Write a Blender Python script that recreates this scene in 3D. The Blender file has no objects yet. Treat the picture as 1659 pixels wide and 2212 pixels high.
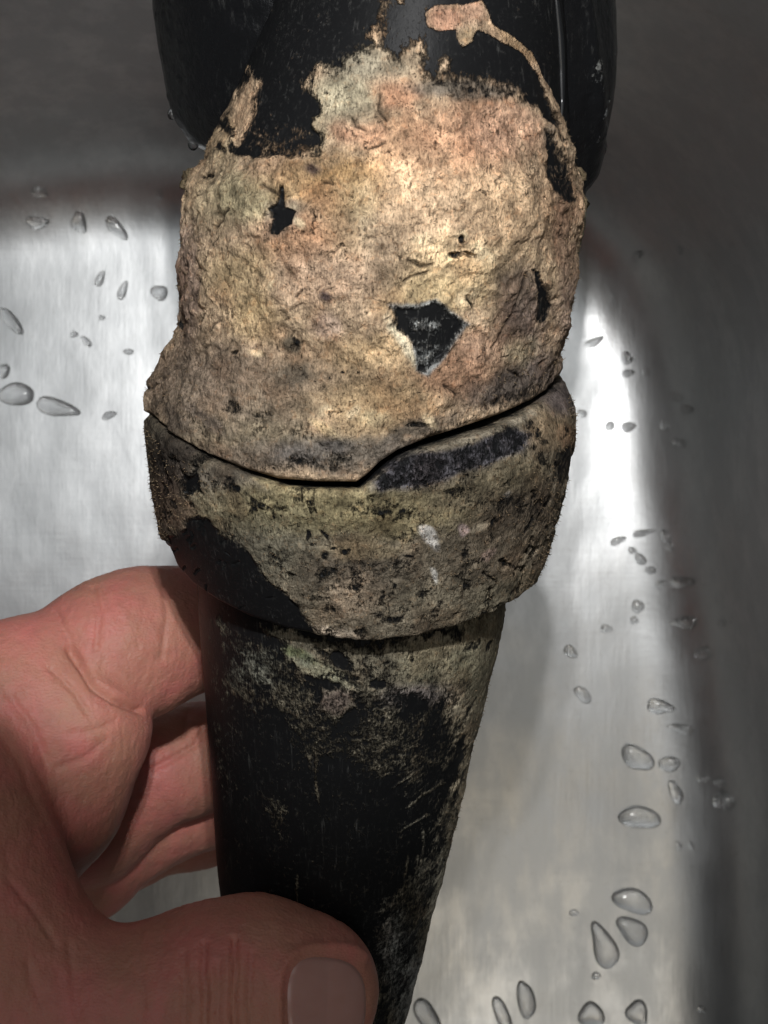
import bpy, math, random
import numpy as np
from mathutils import Vector, Matrix
R = math.radians
rng = np.random.default_rng(7)
random.seed(7)
scene = bpy.context.scene

# ------------------------------------------------------------ camera
F = 3160.0                      # focal length in photo pixels (1659 x 2212)
CAMZ = 0.33
cam_d = bpy.data.cameras.new('camera')
cam = bpy.data.objects.new('camera', cam_d)
scene.collection.objects.link(cam)
cam.location = (0, 0, CAMZ)
cam_d.sensor_fit = 'VERTICAL'
cam_d.sensor_height = 36
cam_d.lens = F/2212*36
cam_d.clip_start = 0.01
cam_d.clip_end = 10
cam_d.dof.use_dof = True
cam_d.dof.focus_distance = 0.19
cam_d.dof.aperture_fstop = 62
scene.camera = cam
scene.render.resolution_x = 768
scene.render.resolution_y = 1024

# ------------------------------------------------------------ world and lamps
w = bpy.data.worlds.new('World'); scene.world = w; w.use_nodes = True
w.node_tree.nodes['Background'].inputs[0].default_value = (0.95, 0.97, 1.0, 1)
w.node_tree.nodes['Background'].inputs[1].default_value = 0.012

def aim(o, target):
    o.rotation_euler = (Vector(target)-o.location).to_track_quat('-Z', 'Y').to_euler()

for i, dx in enumerate((-0.0045, 0.0045)):            # the twin flash of the phone
    l = bpy.data.lights.new('flash_lamp', 'SPOT')
    l.energy = 0.84; l.color = (1.0, 0.99, 0.985)
    l.shadow_soft_size = 0.0024
    l.spot_size = R(44); l.spot_blend = 0.32
    o = bpy.data.objects.new('flash_lamp', l); scene.collection.objects.link(o)
    o.location = (0.002+dx, 0.070, 0.338)
    aim(o, (-0.002, 0.038, 0.13))

def area(name, loc, target, sx, sy, e, col):
    l = bpy.data.lights.new(name, 'AREA'); l.shape = 'RECTANGLE'
    l.size = sx; l.size_y = sy; l.energy = e; l.color = col
    o = bpy.data.objects.new(name, l); scene.collection.objects.link(o)
    o.location = loc; aim(o, target); return o
area('ceiling_lamp', (-0.09, 0.085, 0.72), (-0.09, 0.085, 0), 0.50, 0.28, 0.47, (0.95, 0.98, 1.0))
area('floor_fill', (0.15, -0.46, 0.72), (0.06, -0.1, 0), 0.34, 0.16, 0.36, (1.0, 0.98, 0.94))  # unseen fill, added to brighten the lower sink floor

area('drop_fill', (0.06, 0.50, 0.50), (0, 0, 0.05), 0.40, 0.20, 0.24, (1.0, 0.97, 0.93))  # unseen fill from behind, added to light the lower sides of the drops
area('warm_lamp', (0.085, -0.297, 0.72), (0.028, -0.093, 0), 0.09, 0.07, 0.07, (1.0, 0.80, 0.50))

scene.view_settings.view_transform = 'Standard'
scene.view_settings.look = 'None'
scene.view_settings.exposure = 0
scene.view_settings.gamma = 1

# ------------------------------------------------------------ helpers
def lin(c):
    c = np.asarray(c, float)/255
    return np.where(c <= 0.04045, c/12.92, ((c+0.055)/1.055)**2.4)

def at(px, py, d):
    return np.array([(px-829.5)/F*d, (1106-py)/F*d, CAMZ-d])

def proj(P):
    d = CAMZ-P[..., 2]
    return P[..., 0]/d*F+829.5, 1106-P[..., 1]/d*F

_perm = rng.permutation(4096).astype(np.int32)
_val = rng.random(4096).astype(np.float32)
def vnoise(x, y, z):
    xi = np.floor(x).astype(np.int32); yi = np.floor(y).astype(np.int32); zi = np.floor(z).astype(np.int32)
    fx = (x-xi).astype(np.float32); fy = (y-yi).astype(np.float32); fz = (z-zi).astype(np.float32)
    fx = fx*fx*(3-2*fx); fy = fy*fy*(3-2*fy); fz = fz*fz*(3-2*fz)
    def h(a, b, c):
        return _val[(_perm[(_perm[(_perm[a & 4095]+b) & 4095]+c) & 4095])]
    x0 = h(xi, yi, zi)*(1-fx)+h(xi+1, yi, zi)*fx
    x1 = h(xi, yi+1, zi)*(1-fx)+h(xi+1, yi+1, zi)*fx
    x2 = h(xi, yi, zi+1)*(1-fx)+h(xi+1, yi, zi+1)*fx
    x3 = h(xi, yi+1, zi+1)*(1-fx)+h(xi+1, yi+1, zi+1)*fx
    a = x0*(1-fy)+x1*fy; b = x2*(1-fy)+x3*fy
    return a*(1-fz)+b*fz
def fbm(P, scale, octv=3, off=0.0, gain=0.5):      # about -0.5 .. 0.5
    s = 0; a = 1; t = 0
    for k in range(octv):
        q = P*scale*(2.03**k)+off+17.3*k
        s = s+a*(vnoise(q[..., 0], q[..., 1], q[..., 2])-0.5); t += a; a *= gain
    return s/t*1.6
def sstep(a, b, x):
    t = np.clip((x-a)/(b-a), 0, 1); return t*t*(3-2*t)
def poly_sd(px, py, pts):                          # signed distance, positive inside
    pts = np.array(pts, float); n = len(pts)
    d = np.full(px.shape, 1e9); ins = np.zeros(px.shape, bool)
    for i in range(n):
        ax, ay = pts[i]; bx, by = pts[(i+1) % n]
        ex, ey = bx-ax, by-ay
        t = np.clip(((px-ax)*ex+(py-ay)*ey)/(ex*ex+ey*ey+1e-9), 0, 1)
        d = np.minimum(d, (px-ax-t*ex)**2+(py-ay-t*ey)**2)
        c = ((ay > py) != (by > py))
        xx = ax+(py-ay)*ex/(ey if abs(ey) > 1e-9 else 1e-9)
        ins ^= c & (px < xx)
    return np.where(ins, 1, -1)*np.sqrt(d)
def line_d(px, py, pts):
    d = np.full(px.shape, 1e9)
    for (ax, ay), (bx, by) in zip(pts[:-1], pts[1:]):
        ex, ey = bx-ax, by-ay
        t = np.clip(((px-ax)*ex+(py-ay)*ey)/(ex*ex+ey*ey+1e-9), 0, 1)
        d = np.minimum(d, (px-ax-t*ex)**2+(py-ay-t*ey)**2)
    return np.sqrt(d)
def smooth_interp(y, ys, xs):
    """monotone-ish cubic (Catmull-Rom tangents) through the points"""
    ys = np.array(ys, float); xs = np.array(xs, float)
    o = np.argsort(ys); ys = ys[o]; xs = xs[o]
    m = np.gradient(xs, ys)
    i = np.clip(np.searchsorted(ys, y)-1, 0, len(ys)-2)
    h = ys[i+1]-ys[i]; t = np.clip((y-ys[i])/h, 0, 1)
    return ((2*t**3-3*t**2+1)*xs[i]+(t**3-2*t**2+t)*h*m[i]+(-2*t**3+3*t**2)*xs[i+1]+(t**3-t**2)*h*m[i+1])

def mesh_grid(name, V, wrap, mat, parent=None, attrs=None, smooth=True):
    """V is rows x cols x 3"""
    r, c, _ = V.shape
    i, j = np.meshgrid(np.arange(r-1), np.arange(c if wrap else c-1), indexing='ij')
    j2 = (j+1) % c
    f = np.stack([i*c+j, i*c+j2, (i+1)*c+j2, (i+1)*c+j], -1).reshape(-1, 4)
    return mesh_raw(name, V.reshape(-1, 3), f, mat, parent, attrs, smooth)
def mesh_raw(name, V, faces, mat, parent=None, attrs=None, smooth=True):
    me = bpy.data.meshes.new(name)
    nv = len(V); nf = len(faces); k = faces.shape[1]
    me.vertices.add(nv); me.vertices.foreach_set('co', np.asarray(V, np.float32).ravel())
    me.loops.add(nf*k); me.loops.foreach_set('vertex_index', faces.astype(np.int32).ravel())
    me.polygons.add(nf)
    me.polygons.foreach_set('loop_start', np.arange(0, nf*k, k, dtype=np.int32))
    me.polygons.foreach_set('loop_total', np.full(nf, k, np.int32))
    me.update(calc_edges=True)
    me.polygons.foreach_set('use_smooth', np.full(nf, smooth))
    for nm, (kind, arr) in (attrs or {}).items():
        a = me.attributes.new(nm, 'FLOAT_COLOR' if kind == 'c' else 'FLOAT', 'POINT')
        if kind == 'c':
            arr = np.concatenate([arr.reshape(-1, 3), np.ones((nv, 1))], 1)
            a.data.foreach_set('color', arr.astype(np.float32).ravel())
        else:
            a.data.foreach_set('value', arr.astype(np.float32).ravel())
    me.materials.append(mat)
    o = bpy.data.objects.new(name, me); scene.collection.objects.link(o)
    if parent is not None: o.parent = parent
    return o
def tag(o, label=None, cat=None, group=None, kind=None):
    for k, v in (('label', label), ('category', cat), ('group', group), ('kind', kind)):
        if v: o[k] = v

class NT:
    def __init__(s, name):
        s.m = bpy.data.materials.new(name); s.m.use_nodes = True
        s.t = s.m.node_tree; s.p = s.t.nodes['Principled BSDF']
    def n(s, typ, **kw):
        nd = s.t.nodes.new(typ)
        for k, v in kw.items():
            if k in nd.inputs: s.set(nd, k, v)
            else: setattr(nd, k, v)
        return nd
    def set(s, nd, k, v):
        if isinstance(v, bpy.types.NodeSocket): s.t.links.new(v, nd.inputs[k])
        else: nd.inputs[k].default_value = v
    def math(s, op, a, b=0.0, c=0.0, clamp=False):
        nd = s.t.nodes.new('ShaderNodeMath'); nd.operation = op; nd.use_clamp = clamp
        for i, v in enumerate((a, b, c)): s.set(nd, i, v)
        return nd.outputs[0]
    def ss(s, x, a, b, o0=0.0, o1=1.0):
        nd = s.t.nodes.new('ShaderNodeMapRange'); nd.interpolation_type = 'SMOOTHSTEP'
        s.set(nd, 0, x)
        for i, v in enumerate((a, b, o0, o1)): s.set(nd, i+1, v)
        return nd.outputs[0]
    def mix(s, f, a, b, typ='RGBA', blend='MIX'):
        nd = s.t.nodes.new('ShaderNodeMix'); nd.data_type = typ
        if typ == 'RGBA': nd.blend_type = blend
        k = {'RGBA': (6, 7, 2), 'FLOAT': (2, 3, 0)}[typ]
        s.set(nd, 0, f); s.set(nd, k[0], a); s.set(nd, k[1], b)
        return nd.outputs[k[2]]
    def coord(s, scale=(1, 1, 1), rot=(0, 0, 0)):
        tc = s.n('ShaderNodeTexCoord'); mp = s.n('ShaderNodeMapping')
        s.set(mp, 0, tc.outputs['Object']); mp.inputs['Rotation'].default_value = rot
        mp.inputs['Scale'].default_value = scale
        return mp.outputs[0]
    def noise(s, v, scale, detail=2.0, rough=0.5, dist=0.0):
        nd = s.n('ShaderNodeTexNoise'); s.set(nd, 'Vector', v); nd.inputs['Scale'].default_value = scale
        nd.inputs['Detail'].default_value = detail; nd.inputs['Roughness'].default_value = rough
        nd.inputs['Distortion'].default_value = dist
        return nd.outputs[0]
    def bump(s, h, strength, dist, prev=None):
        nd = s.n('ShaderNodeBump'); s.set(nd, 'Height', h)
        nd.inputs['Strength'].default_value = strength; nd.inputs['Distance'].default_value = dist
        if prev is not None: s.set(nd, 'Normal', prev)
        return nd.outputs[0]

# ------------------------------------------------------------ materials
def crust_material():
    k = NT('scaled_black_plastic'); p = k.p
    co = k.coord()
    streak = k.coord((1.0, 0.30, 1.0), (0, 0, R(-14)))
    tint = k.n('ShaderNodeAttribute', attribute_name='tint').outputs['Color']
    cr = k.n('ShaderNodeAttribute', attribute_name='crust').outputs['Fac']
    n0 = k.noise(co, 420, 3, 0.6, 0.6)
    n1 = k.noise(co, 1500, 3, 0.6, 0.4)
    n2 = k.noise(streak, 4200, 3, 0.62, 0.3)
    n3 = k.noise(streak, 9000, 2, 0.6)
    e = k.math('ADD', cr, k.math('MULTIPLY', k.math('SUBTRACT', n1, 0.5), 0.9))
    e = k.math('ADD', e, k.math('MULTIPLY', k.math('SUBTRACT', n2, 0.5), 0.9))
    e = k.math('ADD', e, k.math('MULTIPLY', k.math('SUBTRACT', n0, 0.5), 0.7))
    m = k.ss(e, 0.24, 0.74)
    v = k.math('ADD', k.math('MULTIPLY', n2, 0.9), k.math('MULTIPLY', n3, 0.5))      # ~0.7 centre
    v = k.math('ADD', v, k.math('MULTIPLY', n1, 0.62))
    br = k.ss(v, 0.66, 1.30, 0.42, 1.62)
    br = k.math('MULTIPLY', br, k.ss(n0, 0.3, 0.7, 0.75, 1.25))
    g = k.n('ShaderNodeCombineColor'); 
    for i in range(3): k.set(g, i, br)
    col = k.mix(1.0, tint, g.outputs[0], blend='MULTIPLY')
    # hue patches: paler, greyer and rustier grains
    hue = k.ss(k.noise(co, 1100, 3, 0.6, 0.8), 0.52, 0.72)
    col = k.mix(k.math('MULTIPLY', hue, 0.35), col, k.mix(1.0, col, (1.12, 0.82, 0.62, 1), blend='MULTIPLY'))
    pale = k.ss(k.noise(streak, 2600, 2, 0.6, 0.5), 0.62, 0.76)
    col = k.mix(k.math('MULTIPLY', pale, 0.45), col, k.mix(1.0, col, (1.75, 1.7, 1.6, 1), blend='MULTIPLY'))
    # small dark pits and specks
    pit = k.ss(k.noise(co, 1900, 2, 0.55, 1.5), 0.36, 0.28)
    col = k.mix(k.math('MULTIPLY', pit, 0.6), col, (0.030, 0.020, 0.014, 1))
    # black plastic below, dusted and scratched
    scr = k.ss(k.noise(k.coord((1, 0.05, 1), (0, 0, R(-6))), 2200, 4, 0.75), 0.56, 0.76)
    dust = k.ss(k.noise(co, 1500, 5, 0.75), 0.54, 0.80)
    dk = k.mix(k.math('MULTIPLY', k.math('MULTIPLY', k.math('MAXIMUM', scr, dust), k.ss(n0, 0.38, 0.62, 0.25, 1.0)), 0.36), (0.0085, 0.0088, 0.0094, 1), (0.17, 0.17, 0.16, 1))
    k.set(p, 'Base Color', k.mix(m, dk, col))
    k.set(p, 'Roughness', k.mix(m, k.mix(dust, 0.42, 0.65, 'FLOAT'), 0.92, 'FLOAT'))
    k.set(p, 'Specular IOR Level', k.mix(m, 0.08, 0.15, 'FLOAT'))
    h = k.math('ADD', k.math('MULTIPLY', n1, 0.8), k.math('MULTIPLY', n2, 0.75))
    h = k.math('ADD', h, k.math('MULTIPLY', n3, 0.30))
    h = k.math('SUBTRACT', h, k.math('MULTIPLY', pit, 0.5))
    h = k.math('MULTIPLY', h, k.mix(m, 0.06, 1.0, 'FLOAT'))
    h = k.math('ADD', h, k.math('MULTIPLY', m, 0.55))
    k.set(p, 'Normal', k.bump(h, 1.0, 0.00042))
    return k.m

def gloss_black():
    k = NT('glossy_black_plastic'); p = k.p
    co = k.coord()
    cr = k.n('ShaderNodeAttribute', attribute_name='crust').outputs['Fac']
    tint = k.n('ShaderNodeAttribute', attribute_name='tint').outputs['Color']
    n1 = k.noise(co, 1700, 4, 0.65)
    e = k.math('ADD', cr, k.math('MULTIPLY', k.math('SUBTRACT', n1, 0.5), 0.9))
    m = k.ss(e, 0.38, 0.62)
    dust = k.ss(k.noise(k.coord((1, 0.35, 1)), 1500, 4, 0.7), 0.52, 0.82)
    dk = k.mix(k.math('MULTIPLY', k.math('MULTIPLY', dust, k.ss(k.noise(co, 220, 2), 0.42, 0.62)), 0.16), (0.0065, 0.0068, 0.0075, 1), (0.16, 0.16, 0.15, 1))
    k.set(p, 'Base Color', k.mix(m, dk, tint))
    k.set(p, 'Roughness', k.mix(m, k.mix(dust, 0.20, 0.5, 'FLOAT'), 0.9, 'FLOAT'))
    k.set(p, 'Specular IOR Level', 0.55)
    k.set(p, 'Normal', k.bump(k.math('ADD', n1, k.math('MULTIPLY', k.noise(co, 300, 2), 2.0)), 0.35, 0.0003))
    return k.m

def steel():
    k = NT('brushed_steel'); p = k.p
    co = k.coord()
    k.set(p, 'Metallic', 1.0)
    big = k.noise(co, 26, 2, 0.5, 0.0)
    mid = k.noise(k.coord((1, 0.45, 1)), 130, 4, 0.62, 0.0)
    fine = k.noise(k.coord((1, 0.05, 1)), 1500, 3, 0.7)
    cross = k.noise(k.coord((0.05, 1, 1), (0, 0, R(12))), 1100, 2, 0.6)
    stain = k.ss(mid, 0.40, 0.68)
    col = k.mix(stain, (0.62, 0.63, 0.63, 1), (0.74, 0.745, 0.74, 1))
    spk = k.ss(k.noise(co, 520, 4, 0.7), 0.56, 0.72)
    col = k.mix(k.math('MULTIPLY', spk, 0.30), col, (0.50, 0.50, 0.48, 1))
    k.set(p, 'Base Color', col)
    r = k.math('ADD', 0.31, k.math('MULTIPLY', big, 0.16))
    r = k.math('ADD', r, k.math('MULTIPLY', k.math('SUBTRACT', fine, 0.5), 0.10))
    r = k.math('ADD', r, k.math('MULTIPLY', stain, -0.05))
    k.set(p, 'Roughness', r)
    b = k.bump(big, 0.22, 0.004)
    b = k.bump(mid, 0.14, 0.0006, b)
    b = k.bump(k.math('ADD', fine, k.math('MULTIPLY', cross, 0.8)), 0.28, 0.00005, b)
    k.set(p, 'Normal', b)
    return k.m

def water():
    k = NT('water'); t = k.t
    out = t.nodes['Material Output']; t.nodes.remove(k.p)
    rf = k.n('ShaderNodeBsdfRefraction'); rf.inputs['IOR'].default_value = 1.36; rf.inputs['Roughness'].default_value = 0.02
    tr = k.n('ShaderNodeBsdfTransparent')
    m1 = t.nodes.new('ShaderNodeMixShader'); m1.inputs[0].default_value = 0.12
    t.links.new(rf.outputs[0], m1.inputs[1]); t.links.new(tr.outputs[0], m1.inputs[2])
    gl = k.n('ShaderNodeBsdfGlossy'); gl.inputs['Roughness'].default_value = 0.12
    fr = k.n('ShaderNodeFresnel'); fr.inputs['IOR'].default_value = 1.45
    m2 = t.nodes.new('ShaderNodeMixShader')
    t.links.new(fr.outputs[0], m2.inputs[0]); t.links.new(m1.outputs[0], m2.inputs[1]); t.links.new(gl.outputs[0], m2.inputs[2])
    t.links.new(m2.outputs[0], out.inputs[0])
    return k.m

def skin():
    k = NT('skin'); p = k.p
    co = k.coord()
    n = k.noise(co, 70, 4, 0.6, 0.3)
    n2 = k.noise(co, 420, 3, 0.6)
    col = k.mix(k.ss(n, 0.35, 0.68), (0.44, 0.200, 0.142, 1), (0.54, 0.180, 0.155, 1))
    col = k.mix(k.math('MULTIPLY', k.ss(k.noise(co, 170, 3, 0.6), 0.42, 0.68), 0.35), col, (0.43, 0.225, 0.150, 1))
    col = k.mix(k.math('MULTIPLY', k.ss(n2, 0.45, 0.7), 0.35), col, (0.38, 0.150, 0.115, 1))
    k.set(p, 'Base Color', col)
    p.inputs['Subsurface Weight'].default_value = 0.25
    p.inputs['Subsurface Radius'].default_value = (1.0, 0.35, 0.2)
    p.inputs['Subsurface Scale'].default_value = 0.0025
    p.inputs['Roughness'].default_value = 0.55
    p.inputs['Specular IOR Level'].default_value = 0.35
    cell = k.n('ShaderNodeTexVoronoi'); k.set(cell, 'Vector', k.coord((1, 1.6, 1), (0, 0, 0.3)))
    cell.inputs['Scale'].default_value = 1900
    b = k.bump(cell.outputs['Distance'], 0.30, 0.0002)
    wr = k.noise(k.coord((1, 0.22, 0.6), (0, 0, R(20))), 900, 3, 0.65, 0.5)
    b = k.bump(wr, 0.26, 0.0004, b)
    b = k.bump(n2, 0.3, 0.0006, b)
    k.set(p, 'Normal', b)
    return k.m

def nail_mat():
    k = NT('thumb_nail'); p = k.p
    n = k.noise(k.coord((0.2, 1, 1)), 600, 3)
    k.set(p, 'Base Color', k.mix(n, (0.42, 0.225, 0.190, 1), (0.47, 0.27, 0.235, 1)))
    p.inputs['Roughness'].default_value = 0.30
    p.inputs['Subsurface Weight'].default_value = 0.2
    p.inputs['Subsurface Scale'].default_value = 0.002
    k.set(p, 'Normal', k.bump(n, 0.2, 0.0002))
    return k.m

M_CRUST = crust_material(); M_GLOSS = gloss_black(); M_STEEL = steel()
M_WATER = water(); M_SKIN = skin(); M_NAIL = nail_mat()

# ------------------------------------------------------------ the sink basin
FX0, FX1, FY0, FY1, FR = -0.34, 0.046, -0.30, 0.054, 0.03
_d = np.linspace(0, 0.050, 400)
_sl = R(80)*sstep(0, 0.050, _d)
_dx = np.concatenate([[0], np.cumsum(np.cos(_sl)[:-1])])*(_d[1]-_d[0])
_dz = np.concatenate([[0], np.cumsum(np.sin(_sl)[:-1])])*(_d[1]-_d[0])
def basin_h(x, y):
    x = x+0.10*y
    x = np.where(x > FX1, FX1+(x-FX1)*1.0, x); y = np.where(y > FY1, FY1+(y-FY1)*1.15, y)
    cx, cy = (FX0+FX1)/2, (FY0+FY1)/2
    hx, hy = (FX1-FX0)/2-FR, (FY1-FY0)/2-FR
    qx = np.abs(x-cx)-hx; qy = np.abs(y-cy)-hy
    d = np.sqrt(np.maximum(qx, 0)**2+np.maximum(qy, 0)**2)+np.minimum(np.maximum(qx, qy), 0)-FR
    d = d+0.002*np.sin(y*40+x*13)+0.0016*np.sin(x*75+2)
    z = np.interp(d, _dx, _dz)
    return z+np.clip(d-_dx[-1], 0, 1)*5
gx = np.concatenate([np.linspace(-0.41, -0.12, 60), np.linspace(-0.118, 0.135, 400)])
gy = np.concatenate([np.linspace(-0.37, -0.13, 50), np.linspace(-0.128, 0.16, 440)])
GX, GY = np.meshgrid(gx, gy, indexing='xy')
GZ = np.minimum(basin_h(GX, GY), 0.17)
pp = np.stack([GX, GY, GX*0], -1)
GZ = GZ+0.00025*fbm(pp, 20, 2)
sink = mesh_grid('sink_basin', np.stack([GX, GY, GZ], -1), False, M_STEEL)
tag(sink, 'wet brushed stainless steel sink basin under the fitting', None, None, 'structure')

def floor_point(px, py):
    r = np.array([(px-829.5)/F, (1106-py)/F, -1.0])
    t = CAMZ
    for _ in range(25):
        P = np.array([0, 0, CAMZ])+t*r
        t += (P[2]-float(basin_h(P[0], P[1])))*0.7
    P = np.array([0, 0, CAMZ])+t*r
    e = 1e-4
    n = np.array([-(basin_h(P[0]+e, P[1])-basin_h(P[0]-e, P[1]))/(2*e), -(basin_h(P[0], P[1]+e)-basin_h(P[0], P[1]-e))/(2*e), 1.0])
    return P, n/np.linalg.norm(n), t

def drop(px, py, L, W, ang, label, taper=0.0, hgt=0.42):
    """a bead of water: length and width in photo pixels, angle in degrees (0 = across, 90 = upright)"""
    P, n, t = floor_point(px, py)
    s = t/F; a = L*s/2; b = W*s/2; h = min(a, b)*hgt*1.7
    nr, na = 12, 36
    V = []
    rs = random.uniform(0, 9)
    th = np.linspace(0, 2*math.pi, na, endpoint=False)
    for i in range(nr+1):
        q = i/nr*math.pi/2
        rad = math.sin(q); z = h*(math.cos(q))**0.8
        wob = 1+0.11*np.sin(2*th+rs)+0.07*np.sin(3*th+rs*2)
        x = a*rad*np.cos(th)*wob
        y = b*rad*np.sin(th)*wob*(1-taper*np.cos(th))
        V.append(np.stack([x, y, np.full(na, z-0.00002)], -1))
    V = np.array(V)
    z = Vector(n); x = Vector((math.cos(R(ang)), math.sin(R(ang)), 0)); y = z.cross(x).normalized(); x = y.cross(z)
    W = P+V[..., :1]*np.array(x)+V[..., 1:2]*np.array(y)      # spread on the metal, following its curve
    q = np.stack([W[..., 0], W[..., 1], W[..., 0]*0], -1)
    W[..., 2] = basin_h(W[..., 0], W[..., 1])+0.00025*fbm(q, 20, 2)
    W = W+V[..., 2:3]*n-P
    o = mesh_grid('water_drop', W[:, ::-1], True, M_WATER)
    o.location = P
    tag(o, label, 'water drop', 'water drops on the sink')
    return o

DROPS = [
 (82, 480, 50, 28, 8, 'flat bright water drop near the upper left edge of the sink'),
 (85, 415, 34, 24, -30, 'small drop just above the flat bright drop at upper left'),
 (172, 482, 46, 34, -60, 'rounded drop left of the long dim one, upper left'),
 (252, 492, 60, 30, -55, 'long dim drop at the shade edge left of the fitting'),
 (345, 420, 26, 14, 80, 'tiny dark drop close to the left side of the crust'),
 (216, 602, 34, 20, 60, 'slim upright drop left of the pair beside the fitting'),
 (265, 628, 40, 20, 65, 'second slim upright drop of the pair left of the fitting'),
 (345, 632, 36, 34, 40, 'round drop almost touching the left side of the fitting'),
 (26, 695, 68, 30, -45, 'slanting drop at the left picture edge, highest there'),
 (8, 802, 30, 30, 0, 'half seen round drop at the left edge'),
 (38, 852, 84, 46, -8, 'broad flat drop at the left edge beside a longer one'),
 (124, 880, 92, 40, -18, 'largest long drop on the left, pointed at one end'),
 (236, 897, 30, 18, 20, 'small drop right of the largest left one'),
 (187, 738, 28, 16, -40, 'tiny drop below a ring of light on the left'),
 (160, 722, 16, 16, 0, 'bead of water with a white glint left of the fitting'),
 (220, 686, 13, 13, 0, 'smallest bead on the left side'),
 (278, 760, 22, 14, 10, 'faint bead near the left flare of the fitting'),
 (1377, 552, 30, 20, 35, 'drop alone in the grey zone right of the upper crust'),
 (1468, 540, 16, 20, 0, 'tiny dim drop at upper right'),
 (1284, 738, 44, 18, 30, 'slanting drop by the right side of the crust'),
 (1355, 773, 28, 26, 30, 'uppermost of three pale drops right of the fitting'),
 (1357, 806, 26, 18, 0, 'middle of three pale drops right of the fitting'),
 (1396, 803, 20, 18, 0, 'rightmost of three pale drops right of the fitting'),
 (1460, 857, 32, 20, -8, 'upper one of two beads casting dark tails on the right'),
 (1484, 884, 34, 20, -8, 'lower one of two beads casting dark tails on the right'),
 (1436, 918, 26, 22, -15, 'bead below the two dark tailed beads'),
 (1258, 893, 20, 18, 0, 'bead touching the right shoulder of the collar'),
 (1318, 920, 24, 18, 10, 'pale bead between the collar and the bright streak'),
 (1358, 922, 34, 20, 20, 'pale bead beside the bright streak'),
 (1466, 957, 36, 20, 0, 'dark edged bead at the right above the streak end'),
 (1335, 1168, 34, 18, 20, 'drop at the lower end of the bright streak'),
 (1390, 1151, 46, 16, 10, 'thin drop right of the lower streak end'),
 (1438, 1160, 30, 24, -40, 'blunt drop right of the thin one'),
 (1447, 1182, 26, 16, -40, 'little drop joined below the blunt one'),
 (1384, 1208, 28, 22, -30, 'bright drop below the streak'),
 (1366, 1189, 20, 14, 0, 'tiny drop above and left of the bright one'),
 (1406, 1232, 26, 16, -20, 'faint drop below the bright one'),
 (1428, 1262, 24, 18, 10, 'faint drop left of a long grey one'),
 (1474, 1258, 56, 26, 4, 'long grey drop with a dark top edge at right'),
 (1378, 1310, 24, 32, 20, 'upright oval drop in the middle of the right side'),
 (1370, 1340, 20, 16, 0, 'small drop under the upright oval one'),
 (1310, 1358, 24, 18, -20, 'lone small drop nearer to the tube'),
 (1478, 1345, 56, 28, 14, 'long drop with a dark shadow on top, right side'),
 (1519, 1412, 46, 26, 10, 'drop furthest right of the middle group'),
 (1232, 1408, 36, 22, -30, 'faint drop close right of the tube'),
 (1258, 1500, 50, 24, -40, 'smeared drop right of the tube'),
 (1427, 1526, 58, 34, -14, 'plump drop with two glints, highest of the big drops'),
 (1472, 1574, 54, 24, -4, 'slim drop below and right of the twin glint drop'),
 (1375, 1636, 74, 50, -42, 'large slanting drop, biggest of the middle right group'),
 (1447, 1650, 50, 32, -6, 'twin glint drop right of the large slanting one'),
 (1460, 1712, 30, 50, 20, 'upright drop under the second twin glint drop'),
 (1380, 1766, 84, 52, -8, 'largest broad drop with glints at both ends'),
 (1562, 1730, 44, 46, 20, 'dull ragged drop in the shade at far right'),
 (1556, 1690, 30, 20, -20, 'dim little drop above the dull ragged one'),
 (1518, 1682, 24, 18, 0, 'dim speck of water left of the dull ragged drop'),
 (1466, 1828, 16, 18, 0, 'left bead of a tiny pair below the broad drop'),
 (1492, 1826, 22, 14, -50, 'right bead of a tiny pair below the broad drop'),
 (1366, 1946, 82, 56, -18, 'upper of three big drops clustered low on the right'),
 (1366, 2010, 72, 54, -28, 'middle of three big drops clustered low on the right'),
 (1304, 2042, 98, 54, -64, 'lowest of three big drops, egg shaped and slanting'),
 (1288, 2108, 18, 18, 0, 'tiny bead below the egg shaped drop'),
 (1240, 1972, 18, 16, 0, 'tiny bead left of the big clustered drops'),
 (924, 2195, 86, 44, -62, 'long drop at the bottom edge beside the tube'),
 (1088, 2200, 90, 34, -65, 'slanting drop at the bottom edge, left of the tall one'),
 (1136, 2160, 92, 36, -80, 'tall narrow drop standing above the bottom edge'),
 (1276, 2192, 52, 54, 30, 'round cornered drop at the bottom edge'),
 (1378, 2190, 60, 44, -50, 'drop at the bottom edge furthest right of the row'),
 (1516, 2180, 16, 16, 0, 'tiny bright bead at the bottom right'),
 (1560, 1345, 14, 20, 80, 'dark speck of water at the right edge'),
 (208, 2030, 16, 34, 70, 'bright upright drop in the gap between fingers and thumb'),
]
for d in DROPS:
    drop(d[0], d[1], d[2], d[3], d[4], d[5], taper=random.uniform(0.05, 0.38)*random.choice((1, -1)) if d[2] > 40 else 0.1)

# ------------------------------------------------------------ the scaled fitting
TILT = R(19)
OBJM = Matrix(((1, 0, 0, 0), (0, math.cos(TILT), -math.sin(TILT), 0), (0, math.sin(TILT), math.cos(TILT), CAMZ-0.20), (0, 0, 0, 1)))
RM = np.array(OBJM)[:3, :3]; TM = np.array(OBJM)[:3, 3]
def to_world(P): return P@RM.T+TM
def loc_xy(px, py):
    """photo pixel to the plane of the fitting's axis"""
    rx, ry = (px-829.5)/F, (1106-py)/F
    t = 0.20/(1+math.tan(TILT)*ry)
    return t*rx, t*ry/math.cos(TILT)
def profile(Lp, Rp):
    Ll = np.array([loc_xy(*p) for p in Lp]); Rl = np.array([loc_xy(*p) for p in Rp])
    return (lambda y: smooth_interp(y, Ll[:, 1], Ll[:, 0])), (lambda y: smooth_interp(y, Rl[:, 1], Rl[:, 0]))

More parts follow.
